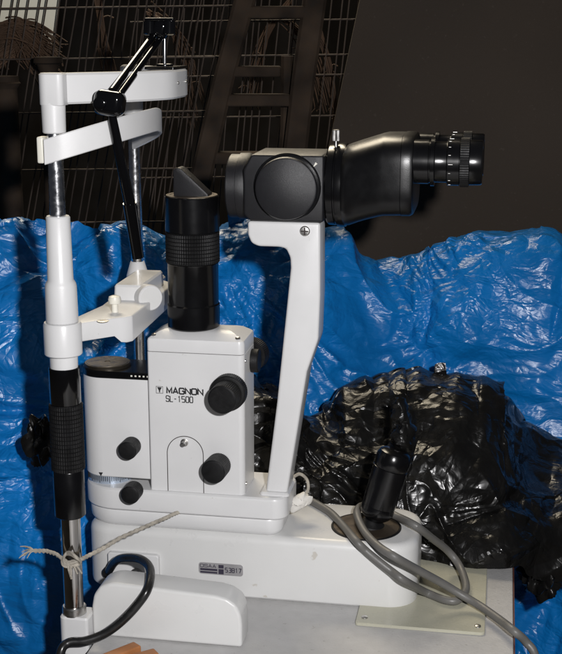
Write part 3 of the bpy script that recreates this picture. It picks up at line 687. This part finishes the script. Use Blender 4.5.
B().lathe((X, YF, 0), (0, 0, 1), [(33, 13.4), (34, 14.6), (66, 14.2), (69, 13.4), (72, 11.6), (128, 10.8), (129.4, 9.8), (129.4, 7)], 64).build('tube_cover', 'white', hr)
B().lathe((X, YF, 0), (0, 0, 1), [(125, 7.0), (206, 7.0)], 48).build('upper_pole', 'bright_chrome', hr)
# back pole
B().lathe((X, YB, 0), (0, 0, 1), [(TZ, 6.6), (224, 6.6)], 40).build('back_pole', 'bright_chrome', hr)
# head bar: elbows and a faceted bow
bar = [(X, YF-10.5)]
path = [(X+3, YF-9.5), (-112, -102), (-101, -82), (-88, -52), (-86, -46), (-86, -14), (-88, -8), (-101, 22), (-112, 40), (X+3, YB+9.5)]
def smooth_path(P, r=3):
    out = []
    for i, p in enumerate(P):
        if i in (0, len(P)-1): out.append(p); continue
        a = Vector(P[i-1]); b = Vector(p); c = Vector(P[i+1])
        l = min((a-b).length, (c-b).length)*0.35
        q0 = b+(a-b).normalized()*l; q2 = b+(c-b).normalized()*l
        for k in range(5):
            t_ = k/4; q = q0*(1-t_)**2+b*2*t_*(1-t_)+q2*t_*t_; out.append((q.x, q.y))
    return out
bp_ = smooth_path([(X, YF-8), (-112, -100), (-90, -60), (-90, 0), (-112, 42), (X, YB+8)])
t = B().band(bp_, lambda x, y: 226.5, 26.5, 17, 1.8)
hb = t.build('head_bar', 'white', hr)
for y in (YF, YB):
    B().lathe((X, y, 0), (0, 0, 1), [(202, 9.4), (203, 10.2), (228, 10.6), (229, 9)], 48).build('elbow', 'white', hb)
    B().rloft(X-11, X+12, y-10.5, y+10.5, (9, 5, 5, 9), [(226, 0.6), (227, 0), (252, 0), (253.4, 1.6)]).build('corner', 'white', hb)
for yy in (-14, -44):
    B().lathe((-89.9, yy, 241), (1, 0, 0), [(0, 1.6), (0.8, 1.5), (1, 0)], 14).build('screw', 'steel', hb)
B().rloft(-122, -92, -46, 4, (3, 3, 3, 3), [(253.2, 0), (255, 0), (255.6, 0.6)]).build('mount_plate', 'black', hb)
# forehead band, tilted up towards the microscope
fb = []
for k in range(0, 181, 5):
    a_ = R(k); fb.append((X-4+66*math.sin(a_)**0.8 if 0 < k < 180 else X-4, (YF+YB)/2-(YB-YF)/2*1.02*math.cos(a_)))
fb = [(X-7, YF-12)]+[(x, y) for x, y in fb if True]
ctrl = [(X-6, YF-11), (X+10, YF-8), (X+30, YF+4), (X+48, YF+25), (X+60, YF+58), (X+64, YF+98), (X+59, YF+138), (X+45, YF+175), (X+26, YF+205), (X+8, YF+228), (X-3, YF+240)]
fine = []
for i in range(len(ctrl)-1):
    a, b, c, d = [Vector(ctrl[max(0, min(len(ctrl)-1, k))]) for k in (i-1, i, i+1, i+2)]
    for k in range(5):
        f = k/5; q = 0.5*(2*b+(c-a)*f+(2*a-5*b+4*c-d)*f*f+(3*b-a-3*c+d)*f**3); fine.append((q.x, q.y))
fine.append(ctrl[-1])
t = B().band(fine, lambda x, y: 177+(x-X)*0.30-max(0, y+45)*0.09, 22, 2.6, 0.8)
fbd = t.build('forehead_band', 'white', hr)
for y in (YF-2, YB): B().box(X-14, X-8, y-6, y+6, 176, 199, bev=1.5).build('band_clip', 'nylon', fbd)
# chin rest
B().lathe((X, YF, 0), (0, 0, 1), [(3, 16.4), (4, 17.2), (31, 17.2), (33, 16.2), (33.4, 13)], 64).build('clamp_ring', 'white', hr)
chin = thing_parent = None
pl = [(X+8, YF-12), (-162, -135), (-138, -112), (-133, -108), (-128, -104), (-124, -98), (-124, 45), (-128, 60), (X+4, YB+10), (X-6, YB), (X-6, YB-30), (-168, 0), (-166, -60), (X-4, YF+12)]
t = B().prism(pl, 4, 29, 'z')
for v in t.bm.verts:
    if v.co.z < 15:
        if v.co.x < -136 and v.co.y < -100: v.co.z += 7
        elif v.co.y > -60: v.co.z += 4
t._bev(t.bm.faces[:], 1.5, 3)
ch = t.build('chin_rest', 'white', hr)
B().rloft(-163, -133, -34, 50, (4, 4, 4, 4), [(28.5, 0), (42, 1), (44, 2.5)]).build('saddle_block', 'white', ch)
bp = at(151, 298, -36); dd = Vector((0.62, -0.78, 0.08)).normalized()
sd = B().lathe(bp-dd*34, dd, [(0, 12), (31, 13), (33, 12.6), (34, 11.6), (34, 0)], 56).build('saddle', 'white', ch)
arcp = B().lathe(bp+dd*0.1, dd, [(0, 10.2), (0.25, 10.2), (0.25, 0)], 56).build('end_cap', 'cream', sd)
B().rloft(-184, -146, 52, 108, (8, 8, 8, 8), [(10, 0), (26, 0), (28, 2)]).build('back_clamp', 'white', ch)
bp = at(151, 298, 20)
t = B().lathe((bp.x+6, 34, bp.z-3), (-0.25, -1, 0.1), [(-36, 12), (-2, 12), (0, 11), (0.3, 9.6), (0.3, 0)], 48); t.build('saddle', 'white', ch)
B().lathe((X, YB, 24), (0, 0, 1), [(0, 12.5), (6, 12), (20, 7.8), (21, 7)], 40).build('cone', 'white', ch)
p = atz(115, 312, 29)
B().lathe((p.x, p.y, 28.5), (0, 0, 1), [(0, 3.2), (9, 3.0), (9.2, 5.8), (13, 6.2), (15.5, 5.4), (16.5, 3), (16.7, 0)], 28).build('paper_pin', 'nylon', ch)
p = atz(103, 321, 29)
B().lathe((p.x, p.y, 28.9), (0, 0, 1), [(0, 5.5), (0.4, 5.5), (0.6, 4.6), (0.6, 0)], 28).build('screw', 'steel', ch)
# fixation lamp arm
fa_top = at(161, 31, -25); post0 = Vector((-107.5, -25, 255)); kn2 = at(109, 103, -138); mid = at(130, 205, -118); tip = at(138, 257, -106)
fx = B().tube([kn2, mid], 4.2, seg=24, sub=2, rfun=lambda f: 4.0+1.2*f).build('fixation_arm', 'black_gloss', hr)
B().tube([mid-(mid-kn2).normalized()*2, tip], 6, seg=28, sub=2, rfun=lambda f: 6.2-0.5*f).build('fixation_lamp', 'black_gloss', fx)
def fork(p, w_, h, d_, rot, name, parent):
    t = B(); t.box(p.x-w_/2, p.x+w_/2, p.y-d_/2, p.y+d_/2, p.z-h/2, p.z+h/2, bev=7.0, seg=6, rot=Matrix.Rotation(rot, 3, 'Y'), piv=tuple(p)); return t.build(name, 'black_gloss', parent)
kk = fork(kn2+Vector((1, -1, 0)), 27, 22, 20, R(8), 'knuckle', fx)
B().lathe(kn2+Vector((-5, -10.5, 0)), (0, -1, 0), [(0, 5.5), (2, 5.5), (2.6, 4.5), (2.6, 0)], 24).build('screw', 'black_gloss', kk)
e1 = kn2+Vector((6, 0, 8)); e2 = fa_top+Vector((-3, 0, -4))
for off in (-3.6, 3.6):
    n_ = Vector((0.75*off, 0, -0.62*off))
    B().tube([e1+n_, e2+n_], 3.2, seg=16, sub=2).build('arm_bar', 'black_gloss', fx)
kt = fork(fa_top+Vector((0, 0, 2)), 17, 20, 16, R(20), 'knuckle', fx)
for dx in (-10, 9):
    B().lathe(fa_top+Vector((dx, -3, 5)), (0, 0.15, 1), [(-9, 4), (-8, 6), (3, 6), (4, 5), (4, 0)], 28).build('clamp_disc', 'black_gloss', kt)
B().box(fa_top.x-14, fa_top.x+14, -32, -20, fa_top.z+9, fa_top.z+12, bev=1).build('clamp_plate', 'black_gloss', kt)
B().cyl(post0, (post0.x+0.5, -25, fa_top.z-2), 1.9, seg=20).build('post', 'chrome', fx)
B().cyl((post0.x, -25, 255), (post0.x, -25, 258), 8, seg=32, bev=0.8).build('post_base', 'black', fx)
# ================================================================== RAIL COVER
cv = B().prism([(-157, TZ+0.6), (-157, -245), (-155, -234), (-149, -225), (-140, -220.5), (-132, -219.5), (-36, -224.5), (-25, -227), (-16, -233), (-12, -242), (-11, -252), (-11, TZ+0.6)], -149, -116, 'y', bev=3.4, seg=4, ang=12).build('rail_cover', 'cream', at_=(-84, -132, TZ))
tag(cv, 'low white cover with rounded corners in front of the base', 'cover')
# ================================================================== LOOSE THINGS
P_ = lambda px, py, y: at(px, py, y)
pts = [P_(109, 571, -52), P_(110, 569, -60), P_(115, 562, -72), P_(123, 558, -86), P_(140, 559, -105), P_(150, 569, -125), P_(148, 588, -152), P_(138, 604, -160), P_(122, 621, -166), P_(104, 634, -172), P_(85, 641, -178), P_(68, 643, -182), P_(60, 656, -190), P_(58, 700, -195)]
o = B().tube(pts, 4.3, seg=16, sub=8).build('power_cable', 'cord', at_=tuple(pts[0])); tag(o, 'thick black cable arching from the base over the white cover', 'cable')
B().lathe(at(109, 571, -46), (0, -1, 0), [(-1, 6), (5, 6), (7, 5)], 24).build('plug', 'matte', sock)
# grey cable
zb = -203
seq = [atz(309, 500, zb), atz(320, 506, zb), atz(332, 514, zb), atz(345, 528, zb), atz(356, 541, zb+1), P_(366, 551, -52), P_(378, 561, -55), P_(391, 571, -58), P_(405, 581, -62)]
seq += [atz(425, 592, TZ+10), atz(445, 600, TZ+8), atz(458, 600, TZ+8), atz(466, 588, TZ+9), atz(460, 567, TZ+14), atz(448, 551, -248), atz(433, 539, -226), atz(416, 526, zb+3), atz(398, 517, zb+2), atz(378, 508, zb+2), atz(362, 506, zb+4), atz(357, 514, zb+6), atz(364, 531, zb+2), atz(378, 546, zb+1), atz(395, 557, zb-1)]
seq += [atz(418, 570, -226), atz(440, 582, -244), atz(460, 594, -257), atz(480, 606, -264), atz(500, 620, -264), atz(514, 631, -262), P_(526, 642, -92), P_(536, 660, -96), P_(541, 720, -96)]
o = B().tube(seq, 4.1, seg=16, sub=8).build('cable', 'cable', at_=tuple(seq[0])); tag(o, 'grey rubber cable looped round the joystick and off the table', 'cable')
# thin beige wire behind the arm
pts = [P_(292, 478, 20), P_(300, 474, 26), P_(307, 480, 28), P_(308, 490, 22), P_(303, 497, 15)]
o = B().tube(pts, 1.7, seg=10, sub=6).build('wire', 'string', at_=tuple(pts[0])); tag(o, 'short beige wire loop just right of the support arm foot', 'wire')
# crumpled tissue at the cable end
t = B(); pts = [P_(284, 500, 8), P_(294, 504, 2), P_(303, 500, 4), P_(311, 501, 8)]
t.tube(pts, 5, seg=24, sub=12, rfun=lambda f: 2.5+5*math.sin(math.pi*min(1, f*0.9+0.1)))
for v in t.bm.verts: v.co += Vector((1, 1, 1))*noise.noise(v.co/4)*3.2
o = t.build('tissue', 'paper', at_=tuple(pts[0]), ang=40); tag(o, 'crumpled white tape wrapped round the end of the grey cable', 'tape')
# string
def twisted(pts, r, name, label, frays=True):
    t = B(); t.tube(pts, r, seg=18, sub=14)
    o = None
    for v in t.bm.verts: pass
    for k in range(2):
        P = [Vector(p) for p in pts]; path = []
        n = len(P)*10
        q = []
        for i in range(n):
            f = i/(n-1)*(len(P)-1); a = int(min(f, len(P)-2)); g = f-a; c = P[a].lerp(P[a+1], g); ang = i*0.9+k*math.pi
            q.append(c+Vector((math.cos(ang)*r*0.45, 0, math.sin(ang)*r*0.75)))
        t.tube(q, r*0.72, seg=8, sub=3)
    e = Vector(pts[-1])
    for k in range(12):
        d = Vector((-random.uniform(5, 15), random.uniform(-7, 5), random.uniform(-8, 8)))
        t.tube([e, e+d*0.5+Vector((0, 0, 2)), e+d], 0.9, seg=5, sub=3, rfun=lambda f: 1.0*(1-0.6*f))
    kp = P_(72, 560, -163)
    for k in range(3):
        c = [kp+Vector((9*math.cos(R(a))*(1-0.1*k), -2-3*math.sin(R(a*2)), 6*math.sin(R(a))+k*1.2)) for a in range(0, 361, 45)]
        t.tube(c, r*0.8, seg=10, sub=5)
    for k in range(4):
        e = kp+Vector((-3+k*3, -4, -4)); d = Vector((random.uniform(-4, 6), -3, -random.uniform(5, 12))); t.tube([e, e+d*.5, e+d], 1.1, seg=5, sub=3)
    o = t.build(name, 'string', at_=tuple(pts[0])); tag(o, label, 'string')
twisted([P_(181, 511.5, -42), P_(174, 514, -47), P_(166, 518, -54), P_(154, 523, -66), P_(138, 530, -92), P_(120, 538, -115), P_(104, 548, -135), P_(90, 555, -150), P_(80, 560, -162), P_(68, 563, -166), P_(56, 554, -162), P_(46, 551, -160), P_(34, 551, -162)], 1.6,
        'string', 'frayed grey string tied round the front pole and running to the arms')
# wooden slats
for (q, ang, L_, lab) in ((Vector((-119, -192, TZ+3)), 52, 46, 'orange wooden slat at the bottom edge, the left of two'), (Vector((-103, -200, TZ+3)), 40, 50, 'orange wooden slat at the bottom edge, the right of two')):
    t = B().box(q.x-L_/2, q.x+L_/2, q.y-6, q.y+6, q.z-2.6, q.z+7, bev=1.4, rot=Matrix.Rotation(R(ang), 3, 'Z'), piv=tuple(q))
    o = t.build('wooden_slat', 'ply', at_=tuple(q)); tag(o, lab, 'slat', group='orange wooden slats')
